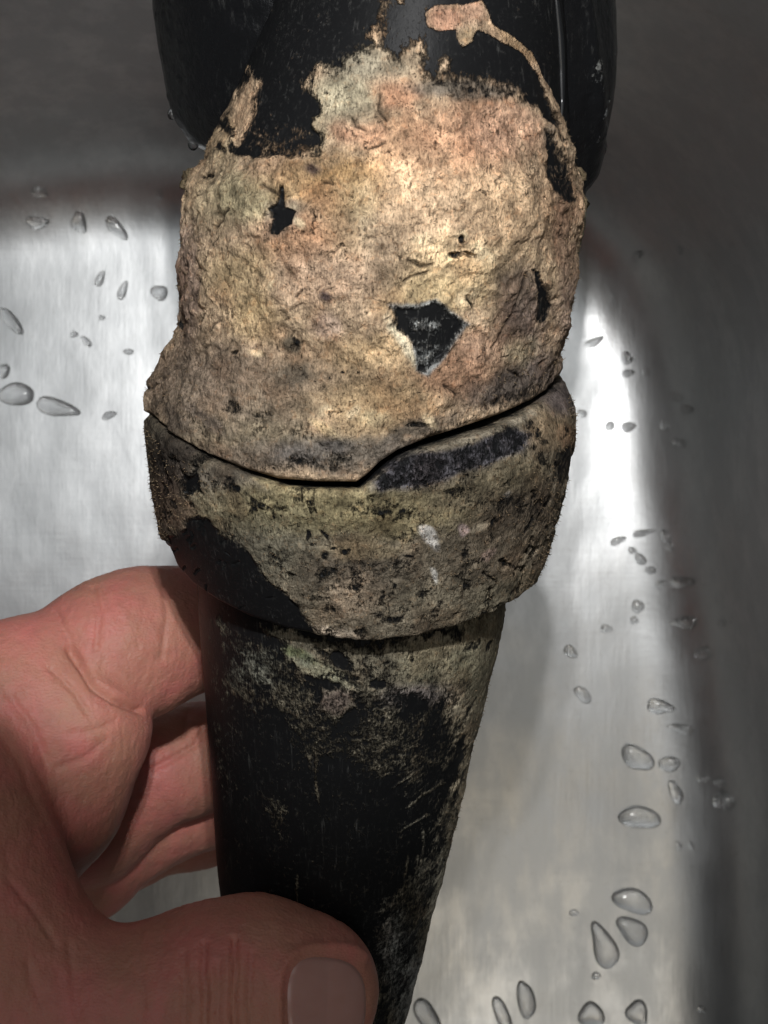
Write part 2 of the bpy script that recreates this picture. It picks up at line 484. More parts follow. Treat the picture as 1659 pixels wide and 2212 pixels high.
def surf(prof, th, y, kz=1.0, z0=0.0, sq=1.0):
    xl, xr = prof[0](y), prof[1](y)
    c = (xl+xr)/2; r = (xr-xl)/2
    ct, st = np.cos(th), np.sin(th)
    if sq != 1.0:
        ct = np.sign(ct)*np.abs(ct)**sq; st = np.sign(st)*np.abs(st)**sq
    return np.stack([c+r*ct, y+0*ct, z0+kz*r*st], -1)

def edge_y(prof, th, curve, ylo, yhi, kz=1.0, z0=0.0):
    """local height at which the surface meets a curve seen in the photo; back side mirrors the front"""
    cx = [p[0] for p in curve]; cy = [p[1] for p in curve]
    tf = np.where(th > math.pi, 2*math.pi-th, th)
    ys = np.linspace(yhi, ylo, 500)
    T, Y = np.meshgrid(tf, ys, indexing='xy')
    px, py = proj(to_world(surf(prof, T, Y, kz, z0)))
    g = py-np.interp(px, cx, cy)
    idx = np.argmax(g > 0, axis=0)
    idx = np.clip(idx, 1, len(ys)-1)
    j = np.arange(len(th))
    g0, g1 = g[idx-1, j], g[idx, j]
    f = np.clip(-g0/(g1-g0+1e-12), 0, 1)
    return ys[idx-1]+f*(ys[idx]-ys[idx-1])

def thetas(nf, nb):
    f = np.linspace(0, math.pi, nf, endpoint=False)
    # denser near the sides
    f = f+0.10*np.sin(2*f)*-1.0
    b = np.linspace(math.pi, 2*math.pi, nb, endpoint=False)
    return np.concatenate([f, b])

BLACK = None
class Paint:
    def __init__(s, P, base):
        s.P = P; W = to_world(P); s.px, s.py = proj(W)
        a = fbm(P, 160, 3, 3.1); b = fbm(P, 160, 3, 31.7)
        c = fbm(P, 700, 3, 5.2); d = fbm(P, 700, 3, 51.2)
        s.wx = s.px+22*a+10*c; s.wy = s.py+22*b+10*d
        s.n = c; s.tint = np.broadcast_to(lin(base), P.shape).copy()
        s.crust = np.ones(P.shape[:-1]); s.hgt = np.zeros(P.shape[:-1])
    def w_blob(s, cx, cy, rx, ry, ang=0.0, soft=0.6):
        ca, sa = math.cos(R(ang)), math.sin(R(ang))
        dx, dy = s.wx-cx, s.wy-cy
        u = (dx*ca-dy*sa)/rx; v = (dx*sa+dy*ca)/ry
        return 1-sstep(1-soft, 1+soft*0.6, np.sqrt(u*u+v*v)+s.n*0.35)
    def col(s, cx, cy, rx, ry, c, k=0.8, ang=0.0, soft=0.6):
        w_ = (s.w_blob(cx, cy, rx, ry, ang, soft)*k)[..., None]
        s.tint = s.tint*(1-w_)+lin(c)*w_
    def dark(s, cx, cy, rx, ry, k=1.0, ang=0.0, soft=0.5):
        s.crust = s.crust*(1-s.w_blob(cx, cy, rx, ry, ang, soft)*k)
    def poly_w(s, pts, soft=7.0, warp=1.0):
        x = s.px+(s.wx-s.px)*warp; y = s.py+(s.wy-s.py)*warp
        return sstep(-soft, soft, poly_sd(x, y, pts)+s.n*soft)
    def poly_dark(s, pts, k=1.0, soft=6.0, warp=0.45):
        s.crust = s.crust*(1-k*s.poly_w(pts, soft, warp))
    def poly_col(s, pts, c, k=0.9, soft=8.0, warp=0.6):
        w_ = (k*s.poly_w(pts, soft, warp))[..., None]
        s.tint = s.tint*(1-w_)+lin(c)*w_
    def poly_crust(s, pts, k=1.0, soft=6.0, warp=0.45):
        s.crust = np.maximum(s.crust, k*s.poly_w(pts, soft, warp))
    def finish(s, k=1.0, spots=0.5, sat=0.85, amp=1.0):
        f = fbm(s.P, 330, 3, 77.0); g = fbm(s.P, 130, 3, 41.0); q = fbm(s.P, 800, 2, 13.0)
        s.crust = s.crust*(1-spots*sstep(0.16, 0.42, f+0.5*q))
        l = s.tint.mean(-1, keepdims=True)
        s.tint = l+(s.tint-l)*sat
        s.tint = s.tint*k*np.exp(amp*(0.55*g+0.75*f+0.5*q))[..., None]
        br = sstep(0.02, 0.35, fbm(s.P, 210, 3, 99.0))[..., None]*0.45
        s.tint = s.tint*(1-br)+s.tint*np.array([0.86, 0.72, 0.64])*br
        s.tint = np.clip(s.tint, 0, 0.85)
    def crack(s, pts, wd=2.5, depth=0.0004, c=(35, 25, 18), k=0.9):
        x = s.px+(s.wx-s.px)*0.35; y = s.py+(s.wy-s.py)*0.35
        w_ = np.exp(-(line_d(x, y, pts)/wd)**2)
        s.hgt = s.hgt-depth*w_
        w_ = (w_*k)[..., None]; s.tint = s.tint*(1-w_)+lin(c)*w_

def normals_grid(V, wrap=True):
    du = np.roll(V, -1, 1)-np.roll(V, 1, 1)
    dv = np.gradient(V, axis=0)
    n = np.cross(du, dv); n /= np.linalg.norm(n, axis=-1, keepdims=True)+1e-12
    return n
def displace(V, P, h):
    n = normals_grid(V)
    c = V.mean(axis=1, keepdims=True)
    sgn = np.sign(((V-c)*n)[..., [0, 2]].sum(-1).mean())
    return V+n*(h*sgn)[..., None]

root = bpy.data.objects.new('pipe_fitting', None); scene.collection.objects.link(root)
root.matrix_world = OBJM
tag(root, 'black plastic pipe fitting coated in tan and grey scale, held over the sink', 'pipe fitting')

# ---- upper shell
LA = [(600, -320), (590, -200), (583, -80), (567, 0), (535, 90), (500, 190), (470, 262), (436, 335), (406, 395), (398, 450), (392, 520), (388, 600), (384, 690), (368, 735), (350, 770), (332, 815), (325, 845), (328, 900), (330, 960), (326, 1100)]
RA = [(1212, -320), (1214, -200), (1216, -80), (1220, 0), (1224, 100), (1226, 200), (1236, 300), (1250, 370), (1257, 420), (1250, 500), (1242, 580), (1233, 640), (1224, 690), (1214, 760), (1207, 815), (1204, 850), (1200, 900), (1196, 1100)]
LA = [(a+7, b) for a, b in LA]; RA = [(a-6, b) for a, b in RA]
PA = profile(LA, RA)
A_EDGE = [(200, 850), (300, 868), (322, 890), (345, 913), (400, 953), (450, 982), (520, 1012), (600, 1036), (680, 1042), (770, 1043), (792, 1028), (822, 999), (860, 974), (920, 949), (1000, 924), (1080, 897), (1150, 866), (1185, 843), (1202, 820), (1260, 760)]
th = thetas(520, 110)
ya = edge_y(PA, th, A_EDGE, loc_xy(800, 1150)[1], loc_xy(800, 700)[1])
ytop = loc_xy(800, -260)[1]
nr = 620
t = np.linspace(0, 1, nr)[:, None]
Y = ytop+(ya[None, :]-ytop)*t
T = np.broadcast_to(th, Y.shape)
VA = surf(PA, T, Y)
p = Paint(VA, (186, 158, 124))
# broad colour zones of the scale
p.col(760, 400, 120, 70, (196, 150, 84), 0.75)
p.col(880, 320, 100, 80, (204, 156, 112), 0.75)
p.col(1010, 300, 140, 100, (204, 152, 112), 0.75)
p.col(1080, 270, 90, 60, (198, 154, 122), 0.65)
p.col(850, 205, 55, 38, (208, 150, 108), 0.85)
p.col(748, 265, 36, 42, (160, 104, 72), 0.75)
p.col(775, 240, 22, 22, (150, 90, 62), 0.7)
p.col(800, 300, 40, 30, (212, 160, 120), 0.7)
p.col(745, 215, 75, 60, (182, 172, 140), 0.85)
p.col(690, 280, 30, 50, (190, 175, 140), 0.7)
p.col(790, 130, 110, 50, (158, 148, 124), 0.9)
p.col(1000, 190, 140, 22, (120, 112, 100), 0.85)
p.col(950, 440, 170, 100, (220, 184, 142), 0.85)
p.col(1090, 450, 90, 100, (206, 170, 126), 0.6)
p.col(1000, 590, 170, 80, (226, 194, 142), 0.85)
p.col(920, 640, 110, 50, (218, 190, 136), 0.7)
p.col(480, 430, 85, 80, (190, 168, 130), 0.8)
p.col(470, 300, 40, 90, (168, 148, 112), 0.7, 20)
p.col(540, 430, 80, 50, (172, 162, 120), 0.6)
p.col(640, 400, 60, 50, (196, 160, 104), 0.5)
p.col(700, 420, 50, 30, (190, 140, 92), 0.6)
p.col(650, 520, 110, 60, (176, 130, 92), 0.75)
p.col(700, 480, 60, 60, (184, 138, 98), 0.5)
p.col(760, 470, 60, 90, (172, 160, 124), 0.4)
p.col(530, 600, 80, 70, (186, 160, 110), 0.6)
p.col(560, 690, 60, 60, (190, 160, 104), 0.5)
p.col(410, 620, 34, 170, (146, 122, 108), 0.75)
p.col(700, 600, 130, 60, (182, 150, 122), 0.6)
p.col(820, 560, 60, 90, (188, 160, 128), 0.5)
p.col(650, 720, 60, 50, (196, 168, 130), 0.5)
p.col(700, 700, 40, 30, (200, 170, 150), 0.6)
p.col(800, 760, 110, 50, (206, 172, 120), 0.65)
p.col(470, 810, 160, 70, (142, 122, 100), 0.8)
p.col(390, 850, 80, 50, (168, 148, 122), 0.7)
p.col(350, 800, 40, 60, (140, 112, 84), 0.6)
p.col(540, 930, 180, 46, (132, 122, 98), 0.75)
p.col(600, 880, 100, 30, (122, 110, 90), 0.6)
p.col(760, 870, 110, 50, (190, 158, 108), 0.75)
p.col(900, 830, 90, 60, (186, 154, 108), 0.7)
p.col(985, 800, 95, 60, (172, 128, 96), 0.8)
p.col(1050, 750, 60, 40, (176, 138, 110), 0.7)
p.col(890, 890, 90, 30, (178, 140, 96), 0.6)
p.col(790, 920, 70, 30, (200, 168, 120), 0.6)
p.col(645, 895, 16, 10, (225, 195, 150), 0.9, -30)
p.col(700, 925, 40, 10, (222, 192, 140), 0.9, -35)
p.col(800, 905, 30, 16, (226, 200, 150), 0.8)
p.col(1120, 660, 60, 120, (112, 96, 90), 0.80, 12)
p.col(1215, 500, 26, 130, (150, 116, 92), 0.7)
p.col(1215, 680, 24, 100, (140, 118, 104), 0.7)
p.col(1100, 830, 110, 40, (84, 78, 76), 0.85, 18)
p.col(1180, 800, 40, 50, (110, 96, 88), 0.7)
p.col(1120, 760, 40, 30, (160, 148, 116), 0.7)
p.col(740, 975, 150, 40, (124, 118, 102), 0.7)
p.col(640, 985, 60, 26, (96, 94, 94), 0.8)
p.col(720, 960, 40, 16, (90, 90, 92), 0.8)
p.col(900, 925, 110, 22, (92, 86, 78), 0.8, 20)
p.col(855, 965, 60, 30, (140, 124, 104), 0.7, 25)
p.col(450, 905, 60, 16, (86, 80, 78), 0.7, -35)
p.col(380, 905, 50, 18, (74, 68, 64), 0.75, -40)
p.col(625, 815, 46, 34, (88, 82, 70), 0.85)
p.col(630, 745, 26, 22, (66, 66, 58), 0.85, 40)
p.col(700, 640, 16, 12, (88, 74, 76), 0.9)
p.col(685, 370, 22, 13, (82, 66, 68), 0.85)
p.col(915, 780, 40, 26, (150, 144, 120), 0.5)
# cream rim along the bare triangle, cream chips
p.poly_col([(838, 668), (856, 700), (886, 738), (908, 785), (900, 800), (872, 760), (840, 715), (826, 680)], (222, 206, 170), 1.0)
for cx, cy, r_ in [(985, 505, 12), (640, 455, 10), (650, 485, 9), (760, 890, 12), (930, 905, 14), (700, 890, 12), (560, 770, 8), (590, 610, 8), (905, 520, 14), (1010, 640, 20), (1040, 540, 22)]:
    p.col(cx, cy, r_*1.6, r_, (232, 206, 160), 0.8, rng.uniform(-60, 60))
# where the black plastic is bare
crA = [(300, 420), (400, 400), (436, 330), (470, 262), (500, 212), (520, 190), (546, 163), (559, 185), (553, 235), (532, 275), (512, 325), (545, 342), (600, 334), (640, 350), (692, 334), (704, 318), (696, 290), (684, 262), (694, 240), (672, 205), (664, 180), (690, 152), (735, 148), (752, 120), (765, 130), (780, 108), (800, 92), (815, 60), (824, 0), (830, 4), (822, 80), (838, 98), (862, 118), (880, 98), (902, 88), (906, 150), (938, 176), (975, 186), (1020, 190), (1060, 186), (1110, 198), (1150, 232), (1188, 262), (1206, 300), (1222, 340), (1244, 372), (1262, 392), (1400, 420), (1400, 1300), (300, 1300)]
tp = sstep(370, 210, p.py)
p.crust = p.poly_w(crA, 14, 0.8)*(1-tp)+p.poly_w(crA, 28, 0.95)*tp
p.poly_crust([(505, 322), (560, 300), (640, 322), (700, 310), (700, 375), (505, 380)], 0.52, 18, 1.2)
p.poly_crust([(540, 270), (600, 290), (690, 280), (690, 330), (540, 330)], 0.26, 20, 1.2)
p.poly_crust([(918, 30), (935, 12), (1000, 14), (1040, 2), (1052, 22), (1066, 52), (1105, 72), (1150, 112), (1180, 180), (1196, 215), (1214, 262), (1226, 320), (1232, 372), (1220, 372), (1212, 318), (1200, 268), (1180, 222), (1158, 160), (1128, 112), (1090, 92), (1056, 74), (1030, 66), (1020, 92), (1000, 106), (986, 86), (985, 66), (950, 68), (926, 60)], 1.0, 4, 0.30)
p.poly_crust([(955, 120), (975, 128), (968, 158), (945, 160)], 0.62, 10, 0.5)
p.poly_crust([(930, 150), (1010, 158), (1110, 176), (1140, 205), (940, 200)], 0.55, 14, 0.8)
p.poly_crust([(850, -40), (875, -40), (872, 10), (858, 12)], 0.8, 5)
p.col(955, 45, 42, 30, (205, 152, 118), 0.9)
p.col(1020, 30, 34, 26, (196, 150, 118), 0.8)
p.col(1010, 85, 26, 18, (176, 150, 112), 0.8)
p.col(1120, 90, 60, 20, (178, 148, 108), 0.9, -40)
p.col(1190, 220, 30, 80, (160, 134, 104), 0.9)
p.poly_dark([(1172, 285), (1186, 300), (1206, 330), (1226, 370), (1236, 430), (1212, 440), (1195, 415), (1178, 370)], 0.80, 8, 0.7)
p.col(1180, 300, 22, 30, (124, 112, 96), 0.8)
p.poly_dark([(582, 508), (588, 474), (582, 450), (600, 440), (606, 402), (616, 404), (616, 448), (642, 460), (634, 486), (616, 492), (600, 510)], 0.95, 4, 0.3)
p.poly_dark([(838, 660), (880, 657), (938, 655), (976, 680), (1004, 702), (992, 726), (962, 766), (926, 808), (904, 802), (912, 780), (890, 740), (858, 704)], 0.86, 11, 0.85)
p.poly_crust([(880, 680), (965, 690), (955, 715), (890, 706)], 0.55, 16, 0.9)
p.poly_crust([(900, 745), (960, 750), (930, 795), (910, 780)], 0.58, 16, 0.9)
p.poly_dark([(1145, 583), (1160, 588), (1174, 622), (1188, 662), (1172, 702), (1160, 690), (1160, 640)], 0.85, 5, 0.4)
p.dark(482, 274, 9, 16, 0.75, 30); p.dark(505, 318, 12, 24, 0.8, 30); p.dark(478, 318, 7, 14, 0.7, 25); p.dark(500, 285, 12, 10, 0.6)
p.dark(535, 330, 24, 14, 0.7); p.dark(455, 375, 10, 7, 0.6); p.dark(590, 340, 30, 10, 0.5)
p.dark(1140, 850, 60, 22, 0.50, 24, 0.9); p.dark(1070, 866, 46, 12, 0.55, 20, 0.8)
p.dark(985, 512, 9, 12, 0.7, 40); p.dark(975, 548, 18, 8, 0.65, 20); p.dark(1005, 545, 16, 4, 0.6, -20)
p.dark(1015, 655, 5, 14, 0.7, 35); p.dark(640, 735, 8, 14, 0.6, 10); p.dark(525, 765, 7, 5, 0.6)
p.dark(500, 880, 20, 14, 0.45); p.dark(570, 890, 24, 10, 0.4); p.dark(650, 1000, 30, 14, 0.40); p.dark(735, 985, 30, 18, 0.38)
p.dark(1150, 380, 16, 40, 0.3); p.dark(388, 705, 5, 14, 0.8); p.dark(735, 800, 5, 4, 0.8); p.dark(706, 812, 5, 4, 0.7)
p.dark(775, 808, 5, 5, 0.7); p.dark(905, 918, 40, 6, 0.6, 8)
for pts in ([(470, 495), (490, 465), (502, 452)], [(870, 605), (898, 592), (920, 588)], [(878, 560), (905, 575), (930, 572)], [(820, 205), (818, 240), (834, 262)],
            [(800, 325), (818, 322), (830, 312)], [(570, 400), (600, 422), (612, 405)], [(990, 545), (1012, 552)], [(1100, 800), (1125, 815)],
            [(320, 850), (360, 815), (390, 790)], [(345, 870), (352, 855)], [(1205, 815), (1190, 835)], [(640, 640), (652, 628)], [(700, 395), (720, 400)],
            [(440, 380), (462, 376)], [(1010, 640), (1020, 665)], [(960, 830), (985, 850)], [(1135, 590), (1100, 690), (1060, 750)], [(760, 255), (768, 275), (790, 285)]):
    p.crack(pts, 3.0)
for _ in range(150):                                  # short random fissures in the scale
    x0, y0 = rng.uniform(400, 1230), rng.uniform(330, 980)
    a0 = R(rng.normal(60, 35)); l0 = rng.uniform(5, 17)
    p.crack([(x0, y0), (x0+l0*math.cos(a0), y0-l0*math.sin(a0))], rng.uniform(1.3, 2.4), 0.00025, k=0.75)
ridge = np.exp(-(line_d(p.px, p.py, [(1206, -60), (1212, 20), (1219, 90), (1222, 180), (1224, 280)])/5.0)**2)  # ridge added to the shape so it catches a highlight
p.poly_col([(838, 655), (940, 648), (1012, 700), (926, 815), (900, 800), (890, 740)], (150, 156, 156), 0.9, 5, 0.3)
p.poly_col([(575, 440), (650, 440), (650, 490), (600, 515), (575, 515)], (140, 130, 116), 0.5, 12, 0.8)
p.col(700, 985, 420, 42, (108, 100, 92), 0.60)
p.col(430, 830, 130, 110, (142, 124, 106), 0.55)
p.col(620, 860, 150, 60, (140, 124, 104), 0.4)
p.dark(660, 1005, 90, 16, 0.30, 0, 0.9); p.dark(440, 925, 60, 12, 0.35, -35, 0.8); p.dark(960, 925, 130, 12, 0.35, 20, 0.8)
p.finish(0.78, 0.25, 0.82, 0.9)
lump = 0.0010*fbm(VA, 95, 2, 9.0)+0.0012*np.maximum(fbm(VA, 260, 3, 2.2), -0.1)+0.0006*fbm(VA, 900, 3, 4.4)
ck = sstep(0.25, 0.75, p.crust+p.n*0.4)
ck = sstep(0.10, 0.90, p.crust+p.n*0.4)
h = ck*(0.00028+lump)*(1-0.75*sstep(300, 150, p.py))+0.0001*fbm(VA, 120, 2)+p.hgt+0.0003*ridge*(1-ck)
endr = np.clip((Y-ya[None, :])/0.0009, 0, 1)
h = h*sstep(0, 1, endr*1.2)-0.0005*(1-np.sqrt(1-(1-endr)**2))
VA2 = displace(VA, VA, h)
def add_lip(V, attrs, n, depth, dy):
    """rows turning inward from the last row of a shell"""
    c = V[-1].mean(0); last = V[-1]
    rows = []
    for i in range(1, n+1):
        f = i/n
        q = last.copy(); rad = np.array([c[0], 0, c[2]])-last*np.array([1, 0, 1])
        rad = rad/(np.linalg.norm(rad, axis=-1, keepdims=True)+1e-9)
        q = q+rad*depth*f; q[:, 1] += dy*f
        rows.append(q)
    V = np.concatenate([V, np.array(rows)], 0)
    out = {}
    for k, (kd, a) in attrs.items():
        a = np.concatenate([a]+[a[-1:]*((1-i/n) if k == 'crust' else 1.0) for i in range(1, n+1)], 0)
        out[k] = (kd, a)
    return V, out
V, at_ = add_lip(VA2, {'tint': ('c', p.tint), 'crust': ('f', p.crust)}, 6, 0.004, 0.0008)
CRA = p.crust
mesh_grid('upper_shell', V, True, M_CRUST, root, at_)['label'] = 'domed upper shell thickly crusted in tan and orange scale'

# ---- collar
LB = [(330, 700), (322, 800), (316, 860), (316, 900), (320, 950), (334, 1060), (350, 1130), (365, 1180), (384, 1228), (398, 1262), (410, 1330)]
RB = [(1190, 740), (1204, 788), (1216, 810), (1234, 840), (1246, 880), (1245, 920), (1238, 970), (1222, 1040), (1198, 1130), (1184, 1190), (1168, 1232), (1150, 1270), (1140, 1330)]
LB = [(a+8, b) for a, b in LB]; RB = [(a-9, b) for a, b in RB]
PB = profile(LB, RB)
B_TOP = [(200, 860), (300, 878), (322, 900), (345, 921), (400, 962), (450, 994), (520, 1026), (600, 1052), (680, 1058), (776, 1060), (802, 1042), (832, 1017), (870, 990), (930, 965), (1000, 944), (1080, 917), (1150, 880), (1190, 848), (1212, 812), (1232, 800), (1300, 790)]
B_BOT = [(300, 1150), (372, 1190), (385, 1228), (420, 1268), (470, 1302), (540, 1337), (620, 1363), (700, 1378), (790, 1384), (880, 1377), (980, 1355), (1060, 1326), (1110, 1299), (1150, 1264), (1172, 1230), (1260, 1190)]
th = thetas(500, 110)
yb0 = edge_y(PB, th, B_TOP, loc_xy(800, 1150)[1], loc_xy(800, 700)[1])
yb1 = edge_y(PB, th, B_BOT, loc_xy(800, 1330)[1], loc_xy(800, 1000)[1])
nr = 260
t = np.linspace(0, 1, nr)[:, None]
Y = yb0[None]+(yb1-yb0)[None]*t
T = np.broadcast_to(th, Y.shape)
VB = surf(PB, T, Y)
p = Paint(VB, (124, 112, 90))
p.col(700, 1105, 290, 55, (146, 132, 86), 0.85)
p.col(600, 1120, 120, 40, (140, 130, 92), 0.6)
p.col(900, 1110, 160, 50, (138, 124, 84), 0.7, 12)
p.col(1080, 1040, 110, 40, (140, 126, 92), 0.7, 18)
p.col(1190, 920, 60, 50, (156, 130, 92), 0.8, 60)
p.col(1225, 940, 26, 30, (160, 124, 86), 0.8)
p.col(1215, 860, 40, 40, (116, 102, 98), 0.9)
p.col(375, 1000, 70, 70, (62, 54, 48), 0.9)
p.col(370, 1090, 50, 80, (84, 66, 52), 0.85)
p.col(400, 1110, 40, 30, (120, 98, 76), 0.7)
p.col(480, 1030, 90, 30, (80, 74, 66), 0.6)
p.col(490, 1110, 60, 60, (126, 116, 88), 0.6)
p.col(590, 1190, 100, 70, (126, 120, 98), 0.7)
p.col(1110, 1100, 100, 60, (92, 78, 62), 0.75, 20)
p.col(1000, 1080, 90, 30, (104, 92, 70), 0.6, 12)
p.col(1090, 1200, 120, 80, (112, 98, 78), 0.7)
p.col(770, 1230, 130, 60, (96, 86, 72), 0.75)
p.col(780, 1190, 90, 26, (170, 150, 108), 0.6)
p.col(760, 1290, 70, 50, (172, 148, 118), 0.7)
p.col(690, 1320, 40, 30, (150, 132, 104), 0.6)
p.col(950, 1310, 180, 50, (128, 118, 94), 0.8, 12)
p.col(850, 1340, 120, 40, (132, 120, 98), 0.6)
p.col(1080, 1280, 90, 36, (134, 124, 98), 0.7, 30)
p.col(730, 1358, 52, 14, (226, 206, 176), 0.95, -12)
p.col(926, 1158, 14, 34, (214, 208, 198), 0.95, 32, 0.4)
p.col(1000, 1150, 10, 16, (200, 172, 164), 0.9, 20, 0.4)
p.col(1035, 1142, 26, 10, (190, 172, 140), 0.9, 40, 0.4)
p.col(1052, 1200, 22, 10, (196, 164, 144), 0.85, 45, 0.4)
p.col(930, 1246, 6, 16, (196, 192, 182), 0.9, 20, 0.4)
p.col(1085, 1065, 8, 12, (170, 160, 146), 0.8)
p.poly_col([(795, 1052), (830, 1012), (880, 980), (1000, 945), (1080, 920), (1150, 885), (1155, 896), (1085, 932), (1000, 957), (885, 994), (840, 1024), (800, 1062)], (154, 142, 118), 0.8, 4, 0.2)
p.poly_col([(540, 1032), (600, 1052), (700, 1058), (780, 1060), (790, 1074), (700, 1074), (600, 1068)], (176, 158, 108), 0.8, 5, 0.3)
# bare plastic
p.poly_dark([(340, 1180), (372, 1160), (396, 1142), (425, 1122), (455, 1130), (480, 1158), (512, 1168), (545, 1210), (575, 1252), (600, 1268), (640, 1296), (652, 1320), (672, 1344), (676, 1366), (660, 1392), (480, 1340), (380, 1260), (330, 1220)], 1.0, 12, 0.9)
p.poly_dark([(805, 1044), (842, 1006), (900, 982), (1000, 964), (1060, 942), (1110, 926), (1142, 938), (1128, 976), (1090, 990), (1030, 1008), (965, 1034), (880, 1058), (820, 1056)], 0.46, 12, 0.8)
p.poly_dark([(1190, 1000), (1200, 975), (1232, 960), (1240, 1000), (1215, 1045), (1196, 1040)], 0.6, 8, 0.6)
p.dark(425, 1052, 18, 32, 0.9, -20, 0.4); p.dark(495, 1040, 18, 20, 0.55, 0, 0.5); p.dark(510, 1062, 12, 8, 0.8); p.dark(468, 1052, 8, 18, 0.55)
p.dark(1150, 1110, 36, 50, 0.42, 20, 0.9); p.dark(1085, 1080, 40, 30, 0.42, 0, 0.9); p.dark(800, 1235, 110, 30, 0.30, 0, 0.9)
p.dark(660, 1150, 6, 16, 0.85); p.dark(693, 1156, 18, 5, 0.8, -45); p.dark(715, 1190, 6, 5, 1); p.dark(694, 1204, 13, 11, 0.8); p.dark(668, 1178, 6, 5, 0.9)
p.dark(738, 1196, 6, 6, 1); p.dark(820, 1100, 7, 6, 0.9); p.dark(884, 1212, 9, 4, 0.9, 10); p.dark(840, 1080, 26, 8, 0.35); p.dark(700, 1240, 24, 10, 0.5)
p.dark(635, 1085, 12, 6, 0.5); p.dark(1080, 1215, 8, 14, 0.55); p.dark(1090, 1310, 20, 8, 0.5); p.dark(360, 1010, 26, 60, 0.35, 0, 0.9); p.dark(620, 1020, 20, 10, 0.3)
p.dark(600, 1220, 24, 40, 0.35, 40, 0.8); p.dark(1000, 1230, 30, 14, 0.4, 40)
for _ in range(120):
    x0, y0 = rng.uniform(360, 1220), rng.uniform(1000, 1340)
    a0 = R(rng.normal(55, 30)); l0 = rng.uniform(5, 15)
    p.crack([(x0, y0), (x0+l0*math.cos(a0), y0-l0*math.sin(a0))], rng.uniform(1.2, 2.2), 0.00022, k=0.7)
p.crack([(1000, 1250), (996, 1290)], 2); p.crack([(1040, 1235), (1070, 1255), (1060, 1270)], 2.2)
p.poly_col([(805, 1044), (842, 1006), (900, 982), (1000, 964), (1060, 942), (1110, 926), (1142, 938), (1128, 976), (1090, 990), (1030, 1008), (965, 1034), (880, 1058), (820, 1056)], (84, 82, 90), 0.95, 8, 0.5)
p.crust = p.crust*(1-0.5*sstep(0.10, 0.35, fbm(VB, 620, 3, 23.0)))
p.finish(0.72, 0.28, 0.74)
lump = 0.0005*fbm(VB, 110, 2, 9.0)+0.00030*np.maximum(fbm(VB, 300, 3, 2.2), -0.1)+0.00028*fbm(VB, 950, 3, 4.4)
ck = sstep(0.25, 0.75, p.crust+p.n*0.4)
h = ck*(0.00030+lump)+p.hgt
e0 = np.clip((yb0[None]-Y)/0.0008, 0, 1); e1 = np.clip((Y-yb1[None])/0.0010, 0, 1)
h = h*e0*np.clip(e1*2, 0, 1)-0.0004*(1-np.sqrt(1-(1-e0)**2))-0.0009*(1-np.sqrt(1-(1-e1)**2))
VB2 = displace(VB, VB, h)
CRB = p.crust
Vr, ar = add_lip(VB2, {'tint': ('c', p.tint), 'crust': ('f', p.crust)}, 6, 0.0045, 0.0004)
Vr = Vr[::-1]; ar = {k: (kd, a[::-1]) for k, (kd, a) in ar.items()}
Vr, ar = add_lip(Vr, ar, 5, 0.0035, -0.0008)
mesh_grid('collar', Vr, True, M_CRUST, root, ar)['label'] = 'grey and olive scaled collar below the open seam'

# ---- tube
LC = [(436, 900), (430, 1100), (428, 1240), (432, 1330), (440, 1420), (449, 1540), (458, 1640), (464, 1760), (470, 1850), (482, 1950), (505, 2080), (530, 2212), (556, 2400), (580, 2560)]
RC = [(1120, 900), (1100, 1100), (1092, 1250), (1085, 1320), (1063, 1420), (1040, 1520), (1018, 1600), (998, 1700), (977, 1790), (955, 1880), (932, 1960), (906, 2070), (886, 2150), (868, 2212), (826, 2400), (800, 2560)]
PC = profile(LC, RC)
th = thetas(420, 90)
yt, yb = loc_xy(800, 950)[1], loc_xy(800, 2480)[1]
nr = 560
Y = np.broadcast_to(np.linspace(yt, yb, nr)[:, None], (nr, len(th)))
T = np.broadcast_to(th, Y.shape)
VC = surf(PC, T, Y)
p = Paint(VC, (122, 114, 94))
p.crust[:] = 0.10
p.poly_crust([(1150, 1250), (900, 1360), (740, 1400), (640, 1405), (600, 1385), (590, 1400), (630, 1430), (700, 1470), (780, 1520), (850, 1500), (905, 1490), (960, 1530), (985, 1560), (990, 1610), (985, 1680), (960, 1760), (940, 1850), (905, 1960), (880, 2080), (860, 2150), (845, 2300), (1100, 2300), (1200, 1300)], 0.85, 42, 1.3)
p.poly_crust([(560, 1350), (700, 1395), (900, 1390), (1100, 1300), (1080, 1420), (900, 1500), (800, 1440), (640, 1440)], 0.85, 22, 0.9)
p.poly_crust([(455, 1350), (540, 1370), (640, 1440), (720, 1480), (760, 1540), (700, 1580), (560, 1530), (470, 1500)], 0.40, 30, 1.0)
p.poly_crust([(600, 1520), (740, 1540), (860, 1500), (980, 1560), (980, 1640), (900, 1700), (780, 1680), (640, 1640)], 0.36, 50, 1.0)
p.crust = np.clip(p.crust+0.42*fbm(VC, 190, 3, 61.0)*sstep(1850, 1450, p.py)*sstep(0.02, 0.2, p.crust), 0, 1)
p.poly_crust([(820, 1960), (880, 1900), (940, 1800), (930, 1950), (880, 2100), (850, 2212), (790, 2212), (810, 2060)], 0.42, 24, 0.9)
p.poly_crust([(640, 1410), (690, 1430), (740, 1455), (760, 1480), (700, 1475), (640, 1440)], 0.9, 8, 0.6)
p.poly_crust([(690, 1480), (760, 1490), (780, 1530), (730, 1560), (690, 1530)], 0.72, 12, 0.8)
p.poly_crust([(560, 1700), (620, 1740), (610, 1800), (580, 1790)], 0.34, 16, 1.0)
p.poly_crust([(440, 1400), (470, 1400), (500, 1700), (470, 1700)], 0.25, 20, 1.0)
